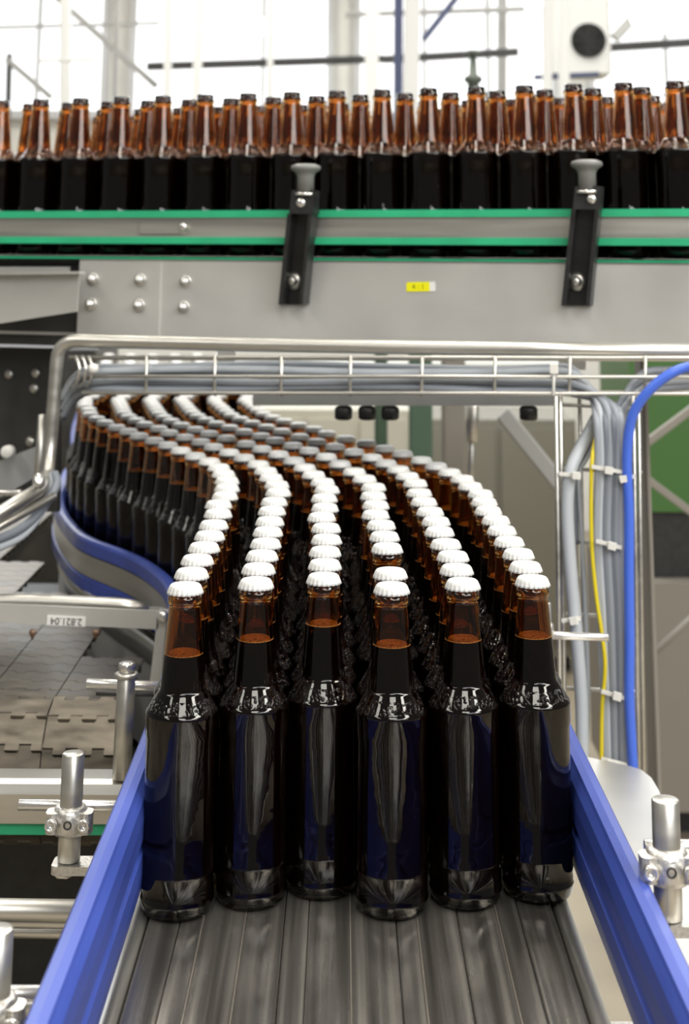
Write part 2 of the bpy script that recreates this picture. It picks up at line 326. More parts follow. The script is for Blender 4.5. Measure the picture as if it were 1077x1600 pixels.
def crown():
    mb = MB(); pr = [(.0005, .2446), (.0095, .2445), (.0118, .2440), (.0131, .2428), (.0138, .2410), (.0145, .2388), (.0150, .2370), (.0146, .2369), (.0136, .2410), (.0120, .2433)]
    amp = [0, 0, 0, .00005, .0002, .00045, .00065, .00065, .0001, 0]
    mb.lathe(pr[::-1], 105, None, True, lambda j, a: amp[len(pr)-1-j]*math.cos(21*a), cap0=True, cap1=True); return mb
CG = 'capped beer bottles moving down the curved conveyor'
def make_bottle(level):
    t = thing('beer_bottle', 'x', 'bottle', CG)
    MB().lathe(OUT + INN, 40, None, True, cap0=True, cap1=True).build('glass_body', GLASS, t)
    p, rl = beer_prof(level); MB().lathe(p, 36).build('beer', BEER, t)
    MB().lathe([(rl*.12, level+.0002), (rl*.2, level+.0007), (rl*.7, level+.0012), (rl*.85, level+.0017), (rl*.94, level+.0021), (rl*.98, level+.0002)], 28, cap0=False, cap1=False).build('foam', FOAM, t)
    crown().build('crown_cap', CAPM, t)
    return t
def copy_thing(src, loc, rz):
    c = src.copy(); SC.collection.objects.link(c); c.location = loc; c.rotation_euler = (0, 0, rz)
    for ch in KIDS[src.name]:
        d = ch.copy(); SC.collection.objects.link(d); d.parent = c
    return c
KIDS = {}
protos = [make_bottle(l) for l in (.190, .1965, .204)]
for p in protos: KIDS[p.name] = [o for o in ALL if o.parent == p]
BT = 1.0  # belt height
LANES = [[(-0.1295, 1.3347), (-0.1301, 1.3946), (-0.1308, 1.4546), (-0.1301, 1.5146), (-0.13, 1.5746), (-0.1312, 1.6369), (-0.1323, 1.7057), (-0.1367, 1.7658), (-0.1342, 1.8265), (-0.1364, 1.8865), (-0.1409, 1.9463), (-0.1498, 2.0057), (-0.1606, 2.0647), (-0.1778, 2.1222), (-0.2019, 2.1771), (-0.2282, 2.236), (-0.2535, 2.2964), (-0.2799, 2.3503), (-0.3106, 2.4087), (-0.3351, 2.4667), (-0.3616, 2.5205), (-0.3907, 2.5884), (-0.4141, 2.6487), (-0.4378, 2.7222), (-0.4526, 2.796), (-0.4718, 2.8714), (-0.4817, 2.9324), (-0.492, 2.9934), (-0.4896, 3.0554), (-0.4874, 3.1174), (-0.489, 3.1794), (-0.4907, 3.2414), (-0.4986, 3.3024), (-0.5076, 3.3634), (-0.5166, 3.4244), (-0.5274, 3.4854), (-0.5395, 3.5464), (-0.5517, 3.6074), (-0.5638, 3.6684), (-0.5738, 3.7294), (-0.5815, 3.7914), (-0.5892, 3.8534), (-0.597, 3.9154), (-0.6047, 3.9774), (-0.6124, 4.0394), (-0.6202, 4.1014), (-0.6279, 4.1634), (-0.6357, 4.2254), (-0.6434, 4.2874)], [(-0.0717, 1.3561), (-0.0729, 1.4161), (-0.0729, 1.4761), (-0.0725, 1.5361), (-0.0735, 1.5985), (-0.0744, 1.6592), (-0.0753, 1.7245), (-0.0756, 1.7872), (-0.0739, 1.8553), (-0.0781, 1.9151), (-0.0878, 1.9743), (-0.0973, 2.0346), (-0.1105, 2.0978), (-0.1337, 2.1629), (-0.1581, 2.2181), (-0.1851, 2.2778), (-0.2093, 2.337), (-0.2385, 2.3937), (-0.2688, 2.4518), (-0.2925, 2.5089), (-0.3225, 2.5686), (-0.3443, 2.6264), (-0.3654, 2.6837), (-0.3818, 2.7437), (-0.3932, 2.8046), (-0.4049, 2.8656), (-0.4162, 2.9266), (-0.4274, 2.9876), (-0.4272, 3.0496), (-0.425, 3.1116), (-0.4271, 3.1736), (-0.4291, 3.2356), (-0.4367, 3.2976), (-0.4458, 3.3586), (-0.455, 3.4196), (-0.4656, 3.4806), (-0.4778, 3.5416), (-0.49, 3.6026), (-0.5022, 3.6636), (-0.5126, 3.7246), (-0.5203, 3.7866), (-0.5281, 3.8486), (-0.5358, 3.9106), (-0.5436, 3.9726), (-0.5513, 4.0346), (-0.5591, 4.0966), (-0.5668, 4.1586), (-0.5746, 4.2206), (-0.5823, 4.2826)], [(-0.0145, 1.3768), (-0.0143, 1.4368), (-0.0148, 1.4968), (-0.0141, 1.5592), (-0.0152, 1.6224), (-0.0205, 1.6875), (-0.0178, 1.7481), (-0.0193, 1.8144), (-0.0169, 1.8795), (-0.0228, 1.9392), (-0.0351, 2.003), (-0.048, 2.0688), (-0.0643, 2.1361), (-0.0877, 2.2014), (-0.1141, 2.2589), (-0.1402, 2.3176), (-0.1749, 2.3861), (-0.2059, 2.4441), (-0.2329, 2.4998), (-0.2616, 2.5605), (-0.2846, 2.6178), (-0.304, 2.6765), (-0.3195, 2.7373), (-0.3314, 2.7984), (-0.3427, 2.8594), (-0.3541, 2.9205), (-0.3654, 2.9815), (-0.3667, 3.0435), (-0.3641, 3.1055), (-0.3662, 3.1675), (-0.3683, 3.2295), (-0.3752, 3.2915), (-0.3843, 3.3525), (-0.3935, 3.4135), (-0.404, 3.4745), (-0.4162, 3.5355), (-0.4284, 3.5965), (-0.4406, 3.6575), (-0.4513, 3.7185), (-0.4591, 3.7805), (-0.4668, 3.8425), (-0.4746, 3.9045), (-0.4823, 3.9665), (-0.4901, 4.0285), (-0.4978, 4.0905), (-0.5056, 4.1525), (-0.5133, 4.2145), (-0.5211, 4.2765)], [(0.0428, 1.3399), (0.0436, 1.4002), (0.0441, 1.5161), (0.0433, 1.5772), (0.0416, 1.6417), (0.0372, 1.7053), (0.0388, 1.7688), (0.0373, 1.8343), (0.039, 1.9014), (0.029, 1.9695), (0.0169, 2.033), (-0.0016, 2.1069), (-0.0208, 2.1774), (-0.0457, 2.2442), (-0.0708, 2.3004), (-0.0993, 2.3615), (-0.1237, 2.4173), (-0.1533, 2.4729), (-0.1801, 2.5285), (-0.2059, 2.5826), (-0.2285, 2.639), (-0.248, 2.6979), (-0.263, 2.7577), (-0.2749, 2.8186), (-0.2862, 2.8796), (-0.2975, 2.9406), (-0.3086, 3.0015), (-0.3054, 3.0635), (-0.3044, 3.1255), (-0.3065, 3.1875), (-0.3085, 3.2495), (-0.3176, 3.3105), (-0.3268, 3.3715), (-0.3359, 3.4325), (-0.3471, 3.4936), (-0.3593, 3.5546), (-0.3715, 3.6156), (-0.3837, 3.6766), (-0.3932, 3.7375), (-0.4009, 3.7995), (-0.4087, 3.8615), (-0.4164, 3.9235), (-0.4242, 3.9855), (-0.4319, 4.0475), (-0.4397, 4.1095), (-0.4474, 4.1715), (-0.4552, 4.2335), (-0.4629, 4.2955)], [(0.1038, 1.3587), (0.1031, 1.4187), (0.1041, 1.4787), (0.1016, 1.5391), (0.0997, 1.6056), (0.0998, 1.6656), (0.0971, 1.7269), (0.094, 1.7937), (0.0919, 1.8597), (0.0908, 1.9354), (0.0838, 1.9965), (0.0746, 2.0573), (0.0602, 2.1156), (0.0427, 2.1732), (0.0183, 2.2324), (-0.009, 2.2917), (-0.037, 2.35), (-0.0639, 2.412), (-0.0941, 2.4825), (-0.1213, 2.5402), (-0.1479, 2.5982), (-0.1713, 2.6572), (-0.191, 2.7167), (-0.2047, 2.7778), (-0.2165, 2.839), (-0.2282, 2.9), (-0.2398, 2.961), (-0.2462, 3.023), (-0.2432, 3.085), (-0.2442, 3.147), (-0.2463, 3.209), (-0.2509, 3.271), (-0.2601, 3.332), (-0.2693, 3.393), (-0.2787, 3.454), (-0.2909, 3.515), (-0.3032, 3.576), (-0.3154, 3.637), (-0.3276, 3.698), (-0.3355, 3.76), (-0.3432, 3.822), (-0.351, 3.884), (-0.3587, 3.946), (-0.3665, 4.008), (-0.3742, 4.07), (-0.382, 4.132), (-0.3898, 4.194), (-0.3975, 4.256), (-0.4044, 4.318)], [(0.1648, 1.3722), (0.166, 1.4322), (0.1665, 1.4922), (0.1645, 1.5534), (0.1637, 1.6147), (0.1637, 1.6747), (0.1614, 1.7347), (0.1624, 1.7947), (0.1637, 1.8547), (0.1566, 1.9142), (0.1517, 1.974), (0.1401, 2.0329), (0.1262, 2.0913), (0.1098, 2.1494), (0.0864, 2.2172), (0.063, 2.2724), (0.0373, 2.3384), (0.0073, 2.3905), (-0.0228, 2.4556), (-0.0441, 2.5157), (-0.0701, 2.5714), (-0.0953, 2.627), (-0.1176, 2.684), (-0.1369, 2.7428), (-0.1503, 2.8031), (-0.162, 2.8639), (-0.1735, 2.9249), (-0.1848, 2.9859), (-0.1851, 3.0479), (-0.1828, 3.1099), (-0.1849, 3.1719), (-0.1869, 3.2339), (-0.1944, 3.2959), (-0.2035, 3.3569), (-0.2127, 3.4179), (-0.2233, 3.4789), (-0.2355, 3.5399), (-0.2477, 3.6009), (-0.2599, 3.6619), (-0.2704, 3.7229), (-0.2781, 3.7849), (-0.2859, 3.8469), (-0.2936, 3.9089), (-0.3014, 3.9709), (-0.3091, 4.0329), (-0.3169, 4.0949), (-0.3246, 4.1569), (-0.3324, 4.2189), (-0.3401, 4.2809)]]
used = set()
LV = {(0, 0): 0, (1, 0): 1, (2, 0): 2, (3, 0): 1, (4, 0): 1, (5, 0): 1}
FRONT = ['beer bottle leading the leftmost column, beside the left blue rail, white cap, low froth line',
         'beer bottle leading the second column from the left, white cap over bubbly froth ring',
         'beer bottle leading the third column, set furthest back of the front row, high froth ring',
         'beer bottle standing nearest the viewer at the head of the fourth column, white cap',
         'beer bottle leading the fifth column, wide orange froth ring under its white cap',
         'beer bottle leading the rightmost column beside the right blue rail, bright orange froth']
COLN = ['leftmost', 'second', 'third', 'fourth', 'fifth', 'rightmost']
for li, lane in enumerate(LANES):
    for i, (x, y) in enumerate(lane):
        k = LV.get((li, i), random.choice((0, 1, 1, 2))); rz = random.uniform(-0.6, 0.6); src = protos[k]
        lab = FRONT[li] if i == 0 else 'white-capped brown beer bottle, %s from the front in the %s column on the curved belt' % (nth(i+1), COLN[li])
        if k in used: o = copy_thing(src, (x, y, BT), rz)
        else: used.add(k); o = src; o.location = (x, y, BT); o.rotation_euler = (0, 0, rz)
        o['label'] = lab

# ---- upper conveyor, its plane is turned a little towards the right
UP = Plane(2.36, 2.04)
zU = UP.p(538, 401).z          # belt height of the upper conveyor
def make_empty():
    t = thing('uncapped_bottle', 'x', 'bottle', 'open amber bottles on the upper conveyor')
    MB().lathe(OUT + INN, 32, None, True, cap0=True, cap1=True).build('glass_body', GLASS, t)
    p, rl = beer_prof(.1480); MB().lathe(p, 32).build('beer', BEER, t); return t  # added dark filling that blackens the bodies up to the shoulder
ub = make_empty(); KIDS[ub.name] = [o for o in ALL if o.parent == ub]
ORD = ['front', 'second', 'third', 'fourth', 'fifth', 'hindmost']
first = True; p0 = UP.p(0, 400)
for row in range(6):
    i0 = -1-int(row*.41)
    for i in range(i0, 15+(row > 3)):
        s_ = i*.0712 + (0.0180 if row % 2 else 0) + .029; back = .052 + row*.0620
        q = p0 + UP.u*s_ - UP.n*back + UP.u*random.uniform(-.0003, .0003)
        if first: o = ub; first = False
        else: o = copy_thing(ub, (0, 0, 0), 0)
        o.location = (q.x, q.y, zU); o.rotation_euler = (0, 0, random.uniform(0, 6))
        o['label'] = 'uncapped amber bottle, %s from the left in the %s row on the upper conveyor' % (nth(i-i0+1), ORD[row])

# ================================================================ MAIN CONVEYOR
REF = [(-.13, .5), (-.13, 1.75), (-.134, 1.85), (-.1409, 1.9463), (-.1606, 2.0647), (-.2019, 2.1771), (-.2535, 2.2964), (-.3106, 2.4087), (-.3616, 2.5205), (-.4141, 2.6487), (-.4526, 2.796), (-.4817, 2.9324), (-.494, 3.0554), (-.487, 3.18), (-.50, 3.33), (-.53, 3.5), (-.57, 3.7), (-.645, 4.3), (-.67, 4.5)]
sp = smooth_path([(a, b, 0) for a, b in REF], 4)
cx = [(p.x+.147, p.y) for p in sp]
conv = thing('bottle_conveyor', 'main curved bottle conveyor with dark moving belt', 'conveyor', loc=(0, 1.2, BT))
BELT = mat('belt_steel', (0.30, 0.28, 0.25), 0.22, 0.85)
grain(BELT, (95, 1.6, 1), 3, 0.55, 1.7, (0.14, 0.36))
XS = [-.1545, -.125, -.107, -.074, -.043, -.009, .0, .045, .062, .094, .126, .144, .170]
XS = [-.150, -.125, -.107, -.074, -.043, -.024, .009, .045, .062, .094, .126, .144, .172]
for a, b in zip(XS[:-1], XS[1:]):
    MB().sweep(cx, [(a-.017+.0003, BT-.004), (a-.017+.0003, BT-.0012), (a-.017+.0012, BT-.0002), (b-.017-.0012, BT-.0002), (b-.017-.0003, BT-.0012), (b-.017-.0003, BT-.004)]).build('belt_chain', BELT, conv)
# belt under the widened inside of the curve
curve_in = [p for p in cx if p[1] > 1.9]
SEAM = mat('belt_edge_wear', (0.55, 0.50, 0.43), 0.3, 0.8)
for a in (-.107, -.074, .009, .062, .126): MB().sweep(cx, [(a-.0175, BT-.003), (a-.0175, BT-.00005), (a-.0165, BT-.00005), (a-.0165, BT-.003)]).build('belt_seam', SEAM, conv)
for a, b in ((-.166, -.152), (.174, .188)):
    MB().sweep(cx, [(a-.017, BT-.03), (a-.017, BT-.004), (a-.014, BT-.0005), (b-.020, BT-.0005), (b-.017, BT-.004), (b-.017, BT-.03)], True).build('wear_strip', STEEL, conv)
MB().sweep(cx, [(-.175, BT-.12), (-.175, BT-.031), (.165, BT-.031), (.165, BT-.12)]).build('belt_bed', DARKM, conv)
for xx in (-.178, .168):
    MB().sweep(cx, [(xx-.0015, BT-.14), (xx-.0015, BT-.03), (xx+.0015, BT-.03), (xx+.0015, BT-.14)]).build('side_frame', PLATE, conv)
# hanging side brackets on the right of the belt
for yy in (1.0, 1.22):
    b = MB(); b.obox((.218, yy, BT-.035), (1, 0, 0), (0, 1, 0), (0, 0, 1), .022, .012, .003, .0025); b.obox((.2, yy, BT-.075), (1, 0, 0), (0, 1, 0), (0, 0, 1), .003, .014, .042)
    b.rod((.2035, yy, BT-.09), (.211, yy, BT-.09), .007, 6); b.build('side_bracket', CAST, conv)
    b = MB(); b.obox((-.2, yy, BT-.06), (1, 0, 0), (0, 1, 0), (0, 0, 1), .004, .012, .05); b.rod((-.204, yy, BT-.07), (-.212, yy, BT-.07), .007, 6); b.build('side_bracket', CAST, conv)
for xx, yy in ((-.15, .75), (.15, .75), (-.12, 2.0), (.16, 2.0), (-.42, 3.6), (-.2, 3.6)):
    MB().obox((xx, yy, (BT-.12)/2), (1, 0, 0), (0, 1, 0), (0, 0, 1), .02, .02, (BT-.12)/2, .004).build('leg', PLATE, conv)

# ---- guide rails; offsets run outward from the bottle side
def guide_rail(path, side, label):
    t = thing('guide_rail', label, 'guide rail', loc=(path[0][0], path[0][1], BT))
    pr = [(0, .018), (-.001, .030), (-.0005, .044), (.0030, .047), (.0030, .051), (-.0005, .054), (-.001, .070), (.0005, .082), (.0045, .0875), (.0060, .0905), (.0120, .0915), (.0180, .0905), (.0205, .0870), (.0205, .071), (.0120, .069), (.0120, .038), (.0205, .036), (.0205, .018)]
    MB().sweep(path, [(o, BT+z) for o, z in pr], False, side).build('plastic_guide', BLUE, t)
    MB().sweep(path, [(o, BT+z) for o, z in [(.0125, .0385), (.0125, .0685), (.0185, .0685), (.0185, .0385)]], False, side).build('steel_channel', STEEL, t)
    return t
lp = smooth_path([(-.157, .55, 0), (-.157, 1.0, 0), (-.158, 1.4, 0), (-.162, 1.62, 0), (-.178, 1.86, 0), (-.205, 2.075, 0), (-.245, 2.205, 0), (-.297, 2.31, 0), (-.372, 2.425, 0), (-.412, 2.52, 0), (-.459, 2.675, 0), (-.495, 2.835, 0), (-.515, 2.99, 0), (-.536, 3.15, 0), (-.552, 3.35, 0), (-.60, 3.6, 0), (-.66, 3.95, 0), (-.735, 4.5, 0)], 5)
rail_l = guide_rail([(p.x, p.y) for p in lp], -1, 'blue plastic guide rail curving along the left side of the bottles')
rr = [(.195, .55), (.195, 1.75)] + [(p.x+.33, p.y) for p in sp if p.y > 1.85]
rail_r = guide_rail(rr, 1, 'blue plastic guide rail along the right side of the bottles')

# ---- posts carrying the rails: round post, cross clamp, thin rod, foot plate
def clamp_post(x, y, zt, zb, r, zc, xr0, xr1, label, lean=0.0, foot=1, gap=.0):
    t = thing('rail_support', label, 'rail support', loc=(x, y, zb))
    MB().rod((x, y, zb), (x+lean, y, zt), r, 28).build('post', STEEL, t)
    xc = x+lean*(zc-zb)/(zt-zb)
    c = MB(); T = Matrix.Translation((xc, y, zc))
    c.lathe([(r*1.05, -.0125), (r*1.4, -.0118), (r*1.55, -.008), (r*1.55, .006), (r*1.35, .0095), (r*1.05, .0105)], 28, T)
    for sx in (-1, 1):
        c.obox((xc+sx*r*1.45, y-r*.5, zc-.001), (1, 0, 0), (0, 1, 0), (0, 0, 1), r*.62, r*.9, .0082, r*.55)
    c.build('cross_clamp', CAST, t)
    for sx in (-1, 1):
        q = Vector((xc+sx*r*1.45, y-r*1.4, zc-.001)); b = MB()
        Tm = Matrix.Translation(q) @ Matrix.Rotation(R(90), 4, 'X')
        b.lathe([(.0054, -.002), (.0054, .0035), (.0048, .0045), (.0028, .0045), (.0026, .001), (.0005, .001)], 20, Tm); b.build('clamp_screw', SHINY, t)
    b = MB(); Tm = Matrix.Translation((xc, y-r*1.55, zc-.001)) @ Matrix.Rotation(R(90), 4, 'X'); b.lathe([(.0036, -.004), (.0036, .0006), (.0024, .0006), (.0022, -.002), (.0003, -.002)], 16, Tm); b.build('screw_hole', DARKM, t)
    MB().rod((xr0, y+r*1.25, zc+.006), (xr1, y+r*1.25, zc+.006), .0045, 16).build('cross_rod', SHINY, t)
    if foot:
        MB().obox((x+foot*.012, y, zb-.004), (1, 0, 0), (0, 1, 0), (0, 0, 1), .0255 if foot == 1 else .021, .0125, .0035, .005).build('foot_plate', CAST, t)
        n = MB(); n.rod((x-foot*.004, y, zb-.012), (x-foot*.004, y, zb-.0075), .009, 6); n.build('foot_nut', SHINY, t)
    return t
a = at(115, 1176, 1.44); b = at(104, 1352, 1.43)
clamp_post(b.x, 1.44, a.z, b.z, .0098, at(108, 1278, 1.44).z, at(28, 1255, 1.45).x, -.1795, 'shiny clamped post outside the left blue rail, below the slat conveyor', lean=a.x-b.x)
a = at(1040, 1248, 1.16); b = at(1045, 1435, 1.16)
clamp_post(b.x, 1.16, a.z, b.z, .0098, at(1043, 1348, 1.16).z, .2165, at(1100, 1350, 1.16).x, 'shiny clamped post outside the right blue rail', lean=a.x-b.x, foot=.8)
a = at(-3, 1450, 1.06)
clamp_post(a.x, 1.06, a.z, a.z-.09, .0098, a.z-.048, a.x-.08, a.x+.03, 'clamped post cut by the lower left picture edge', lean=0)
# bolted post with crossing rod, further up on the left
px_, y_ = -.245, 1.70
a = at(198, 1052, y_); b = at(190, 1216, y_)
t = thing('rail_support', 'brushed post with hex bolt on top, standing before the grey steel slat conveyor', 'rail support', loc=(b.x, y_, b.z))
MB().rod(b, a, .0097, 24).build('post', STEEL, t); MB().lathe([(.0105, -.004), (.0125, -.003), (.0125, .0), (.0105, .001)], 24, Matrix.Translation(a)).build('collar', STEEL, t)
MB().rod(a+Vector((0, 0, .001)), a+Vector((0, 0, .0105)), .0088, 6).build('hex_bolt', SHINY, t)
c1, c2 = at(135, 1068, y_+.016), at(248, 1072, y_+.016); MB().rod(c1, c2, .0048, 14).build('cross_rod', SHINY, t)
MB().rod(at(150, 1084, y_+.02), at(244, 1086, y_+.02), .0018, 10).build('thin_rod', DARKM, t)
# rod holding the right rail beyond the leading bottles
a = at(846, 992, 1.86); b = at(951, 996, 1.86)
t = thing('rail_support', 'short thin rod sticking out right behind the rightmost leading bottle', 'rail support', loc=a)
MB().rod(a, b, .0042, 14).build('cross_rod', SHINY, t); MB().rod(a+Vector((.006, 0, -.03)), a+Vector((.006, 0, .035)), .006, 14).build('post', SHINY, t)
MB().lathe([(.009, 0), (.009, .012), (.006, .016)], 20, Matrix.Translation(a+Vector((.006, 0, -.002)))).build('cross_clamp', CAST, t)

# drip plate right of the belt
pl = [atz(x, y, BT-.07) for x, y in ((850, 1168), (905, 1180), (985, 1197), (1003, 1203), (1018, 1215), (1030, 1235), (1077, 1360), (1140, 1530), (985, 1530))]
d = MB(); d.prism(pl, (0, 0, -.003)); tag(d.build('side_plate', PLATE), 'flat grey steel plate beside the right blue rail, behind the clamped post', 'plate')

# ================================================================ LEFT SLAT CONVEYOR
sc = thing('slat_conveyor', 'side conveyor of hinged steel slats on the left', 'conveyor', loc=(-.4, 2.0, BT))
SLAT = grain(mat('slat_steel', (0.19, 0.165, 0.13), 0.34, 0.7), (18, 60, 60), 4, 0.5, 1.3, (0.3, 0.5))
PITCH, CW = .0381, .0815; RN = .075; YN = 1.915   # nose roller radius and its axis
def chain_lane(x0, yend, shift):
    mb = MB(); n0 = 7; n = int((yend-YN)/PITCH)
    for k in range(-n0, n):
        s = k*PITCH + shift
        def place(ds):
            q = s+ds
            if q >= 0: return Vector((0, YN+q, BT)), Vector((0, 1, 0)), Vector((0, 0, 1))
            a = -q/RN; return Vector((0, YN-RN*math.sin(a), BT-RN+RN*math.cos(a))), Vector((0, math.cos(a), math.sin(a))), Vector((0, -math.sin(a), math.cos(a)))
        # slat outline: tabs on the near edge, matching notches on the far edge
        e = .0012; tb = .0075; xs = [0, .012, .012, .026, .026, .040, .040, .056, .056, .070, .070, CW]
        near = [(xs[i], (0 if (i//2) % 2 == 0 else -tb)) for i in range(12)]
        far = [(xs[i]+(e if (i % 2) == 0 else -e)*(1 if (i//2) % 2 else -1)*(1 if 0 < i < 11 else 0), (PITCH-e if (i//2) % 2 == 0 else PITCH-tb-e)) for i in range(12)]
        c, ty, nz = place(PITCH*.45)
        out = [(x0+x, y-PITCH*.45) for x, y in near] + [(x0+x, y-PITCH*.45) for x, y in reversed(far)]
        v = []; m = len(out)
        top = [c + Vector((x, 0, 0)) + ty*y - nz*.0001 for x, y in out]; bot = [p - nz*.003 for p in top]
        f = [tuple(range(m)), tuple(reversed(range(m, 2*m)))] + [(i, i+m, (i+1) % m+m, (i+1) % m) for i in range(m)]
        mb.add(top+bot, f)
        # hinge knuckles below
        for xk in (.019, .048, .076): mb.obox(c+Vector((x0+xk-.0, 0, 0))+ty*(-PITCH*.5)-nz*.0062, (1, 0, 0), ty, nz, .0062, .0045, .003)
    return mb
for k, (ye, sh) in enumerate(((2.14, .0), (2.32, .004), (2.49, -.003), (2.73, .006), (3.25, 0), (3.3, .003), (3.3, 0))):
    chain_lane(-.2555-.0830*(k+1)+.002, ye, sh).build('slat_chain', SLAT, sc)
XL = -.2555-.083*7
b = MB(); b.box(XL, -.262, YN+.02, 2.0, BT-.035, BT-.012); b.box(XL, -.345, 2.0, 2.2, BT-.035, BT-.012); b.box(XL, -.60, 2.2, 3.28, BT-.035, BT-.012); b.build('slide_bed', DARKM, sc)
b = MB(); b.rod((XL, YN, BT-RN), (-.262, YN, BT-RN), RN-.012, 40); b.build('nose_roller', BLACKP, sc)
# front cross beam with green strip, with the tubes and legs below
a = at(-60, 1199, 1.71); e_ = at(186, 1212, 1.71); zt = e_.z; H_ = .041
m_ = MB(); m_.prism([(a.x, 1.695, zt-H_), (a.x, 1.69, zt-.012), (a.x, 1.693, zt-.003), (a.x, 1.70, zt), (a.x, 1.73, zt), (a.x, 1.73, zt-H_)], (-.183-a.x, 0, 0)); m_.build('front_beam', STEEL, sc)
m_ = MB(); m_.box(a.x, -.186, 1.70, 1.735, zt-H_-.012, zt-H_-.0005); m_.build('wear_strip', GREEN, sc)
u = MB(); u.box(XL, -.215, 1.95, 2.0, .25, BT-.16); u.build('dark_void_panel', BLACKP, sc)  # added black sheet standing in for the shade under the slats
for yy, zz, rr_ in ((1.55, at(50, 1420, 1.55).z, .0095), (1.60, at(50, 1453, 1.60).z, .006), (1.35, at(30, 1565, 1.35).z, .0085)):
    MB().rod((-.75, yy, zz+.002), (-.19, yy, zz-.002), rr_, 18).build('frame_tube', STEEL, sc)
MB().rod((-.75, 1.555, at(50, 1437, 1.555).z), (-.19, 1.555, at(50, 1441, 1.555).z), .0055, 18).build('frame_tube', STEEL, sc)
for xx in (-.78, -.24): MB().obox((xx, 1.9, .43), (1, 0, 0), (0, 1, 0), (0, 0, 1), .02, .02, .43, .004).build('leg', PLATE, sc)
db = MB(); db.box(-.9, -.22, 1.3, 1.9, .35, .38); db.build('drip_tray', DARKM, sc)

m_ = MB(); m_.box(-1.5, -.20, 2.02, 3.3, BT-.16, BT-.152); m_.build('dark_floor_cover', DARKM, sc)  # added dark sheet that hides the bright floor below the slats
m_ = MB(); m_.box(-1.5, -.9, 2.3, 3.3, .3, BT-.165); m_.build('ambient_blocker', DARKM, sc)  # added out of view to block ambient light from the left
# portal above the slats carrying the number label
Yp = 1.99
t = thing('label_portal', 'flat steel bar portal with tube, crossing above the steel slats', 'portal', loc=at(120, 968, Yp))
A, B = at(-40, 956, Yp), at(247, 969, Yp); hh = 12.5*Yp/F
m_ = MB(); m_.prism([A+Vector((0, 0, -hh)), B+Vector((0, 0, -hh)), B+Vector((0, 0, hh)), A+Vector((0, 0, hh))], (0, .004, 0)); m_.build('cross_bar', PLATE, t)
m_ = MB(); m_.prism([A+Vector((0, .06, -hh-.006)), B+Vector((0, .06, -hh-.006)), B+Vector((0, .06, -hh+.012)), A+Vector((0, .06, -hh+.012))], (0, .004, 0)); m_.build('lower_angle', PLATE, t)
m_ = MB(); m_.prism([at(247, 957, Yp), at(262, 957, Yp), at(250, 1075, Yp), at(233, 1075, Yp)], (0, .02, 0)); m_.build('side_leg', PLATE, t)
pts = smooth_path([at(-60, 938, Yp+.05), at(60, 940, Yp+.05), at(160, 944, Yp+.05), at(205, 948, Yp+.05), at(226, 957, Yp+.06), at(232, 972, Yp+.08)], 6)
MB().tube(pts, .0085, 14).build('bent_tube', STEEL, t)
m_ = MB(); q = at(255, 975, Yp); m_.rod(q+Vector((0, -.012, .01)), q+Vector((0, -.001, .01)), .007, 6); m_.build('leg_bolt', SHINY, t)
a = at(51, 996, Yp); 
for xx in (51, 150):
    a = at(xx, 990, Yp+.045); m_ = MB(); m_.lathe([(.001, -.007), (.002, -.004), (.0045, 0), (.0045, .004)], 12, Matrix.Translation(a)); m_.build('drain_bolt', mat('rusty_bolt', (.35, .22, .14), .5, .5), t)
lc = at(104, 970, Yp)+Vector((0, -.0012, 0)); dirx = (B-A).normalized()
lab = MB(); lab.obox(lc, dirx, (0, 1, 0), dirx.cross(Vector((0, 1, 0))), 28*Yp/F, .0008, 6.3*Yp/F); lo = lab.build('number_label', WHITEL, t)
ang = math.atan2(dirx.z, dirx.x)
text_obj('label_text', '2.821.04', .0115, lc+Vector((0, -.0012, 0)), Matrix.Rotation(R(180)-ang, 4, 'Y') @ Matrix.Rotation(R(90), 4, 'X'), INK, lo)

# ================================================================ UPPER CONVEYOR STRUCTURE
uc = thing('upper_conveyor', 'upper straight conveyor with long grey steel side plate', 'conveyor', loc=UP.p(538, 405))
def strip(px0, px1, y0, y1, off, th, m, nm, parent, ext=None):   # horizontal member of constant height
    zt = UP.p(538, y0, off).z; zb = UP.p(538, y1, off).z; a = UP.p(px0, 400, off); b = UP.p(px1, 400, off)
    mb = MB(); c = (a+b)/2 - UP.n*(th/2); c.z = (zt+zb)/2
    mb.obox(c, UP.u, UP.n, (0, 0, 1), (b-a).length/2, th/2, (zt-zb)/2); return mb.build(nm, m, parent)
mb = MB(); zt = UP.p(538, 408).z; zb = UP.p(538, 536).z
def quad_plate(p0_, p1_, off, th, m, nm, parent, y0=408, y1=536):
    zt = UP.p(538, y0, off).z; zb = UP.p(538, y1, off).z; a = UP.p(p0_, 400, off); b = UP.p(p1_, 400, off)
    mb = MB(); mb.prism([(a.x, a.y, zb), (b.x, b.y, zb), (b.x, b.y, zt), (a.x, a.y, zt)], -UP.n*th); 
    mb.prism([(a.x, a.y, zt-.0025), (b.x, b.y, zt-.0025), (b.x, b.y, zt), (a.x, a.y, zt)], -UP.n*.03)
    return mb.build(nm, m, parent)
quad_plate(252, 1160, 0, .004, PLATE, 'side_plate', uc)
quad_plate(125, 251, .004, .004, PLATE, 'joint_plate', uc)
quad_plate(-80, 124, -.03, .004, DARKM, 'side_plate', uc, 412, 552)  # left end coloured dark for the shadow it lies in
strip(-80, 1160, 403.5, 407.5, -.004, .012, GREEN, 'wear_strip', uc)
a = UP.p(-80, 400, -.016); b = UP.p(1160, 400, -.016); mb = MB(); c = (a+b)/2 - UP.n*.16; c.z = zU-.006
mb.obox(c, UP.u, UP.n, (0, 0, 1), (b-a).length/2, .158, .0055); mb.build('belt', DARKM, uc)
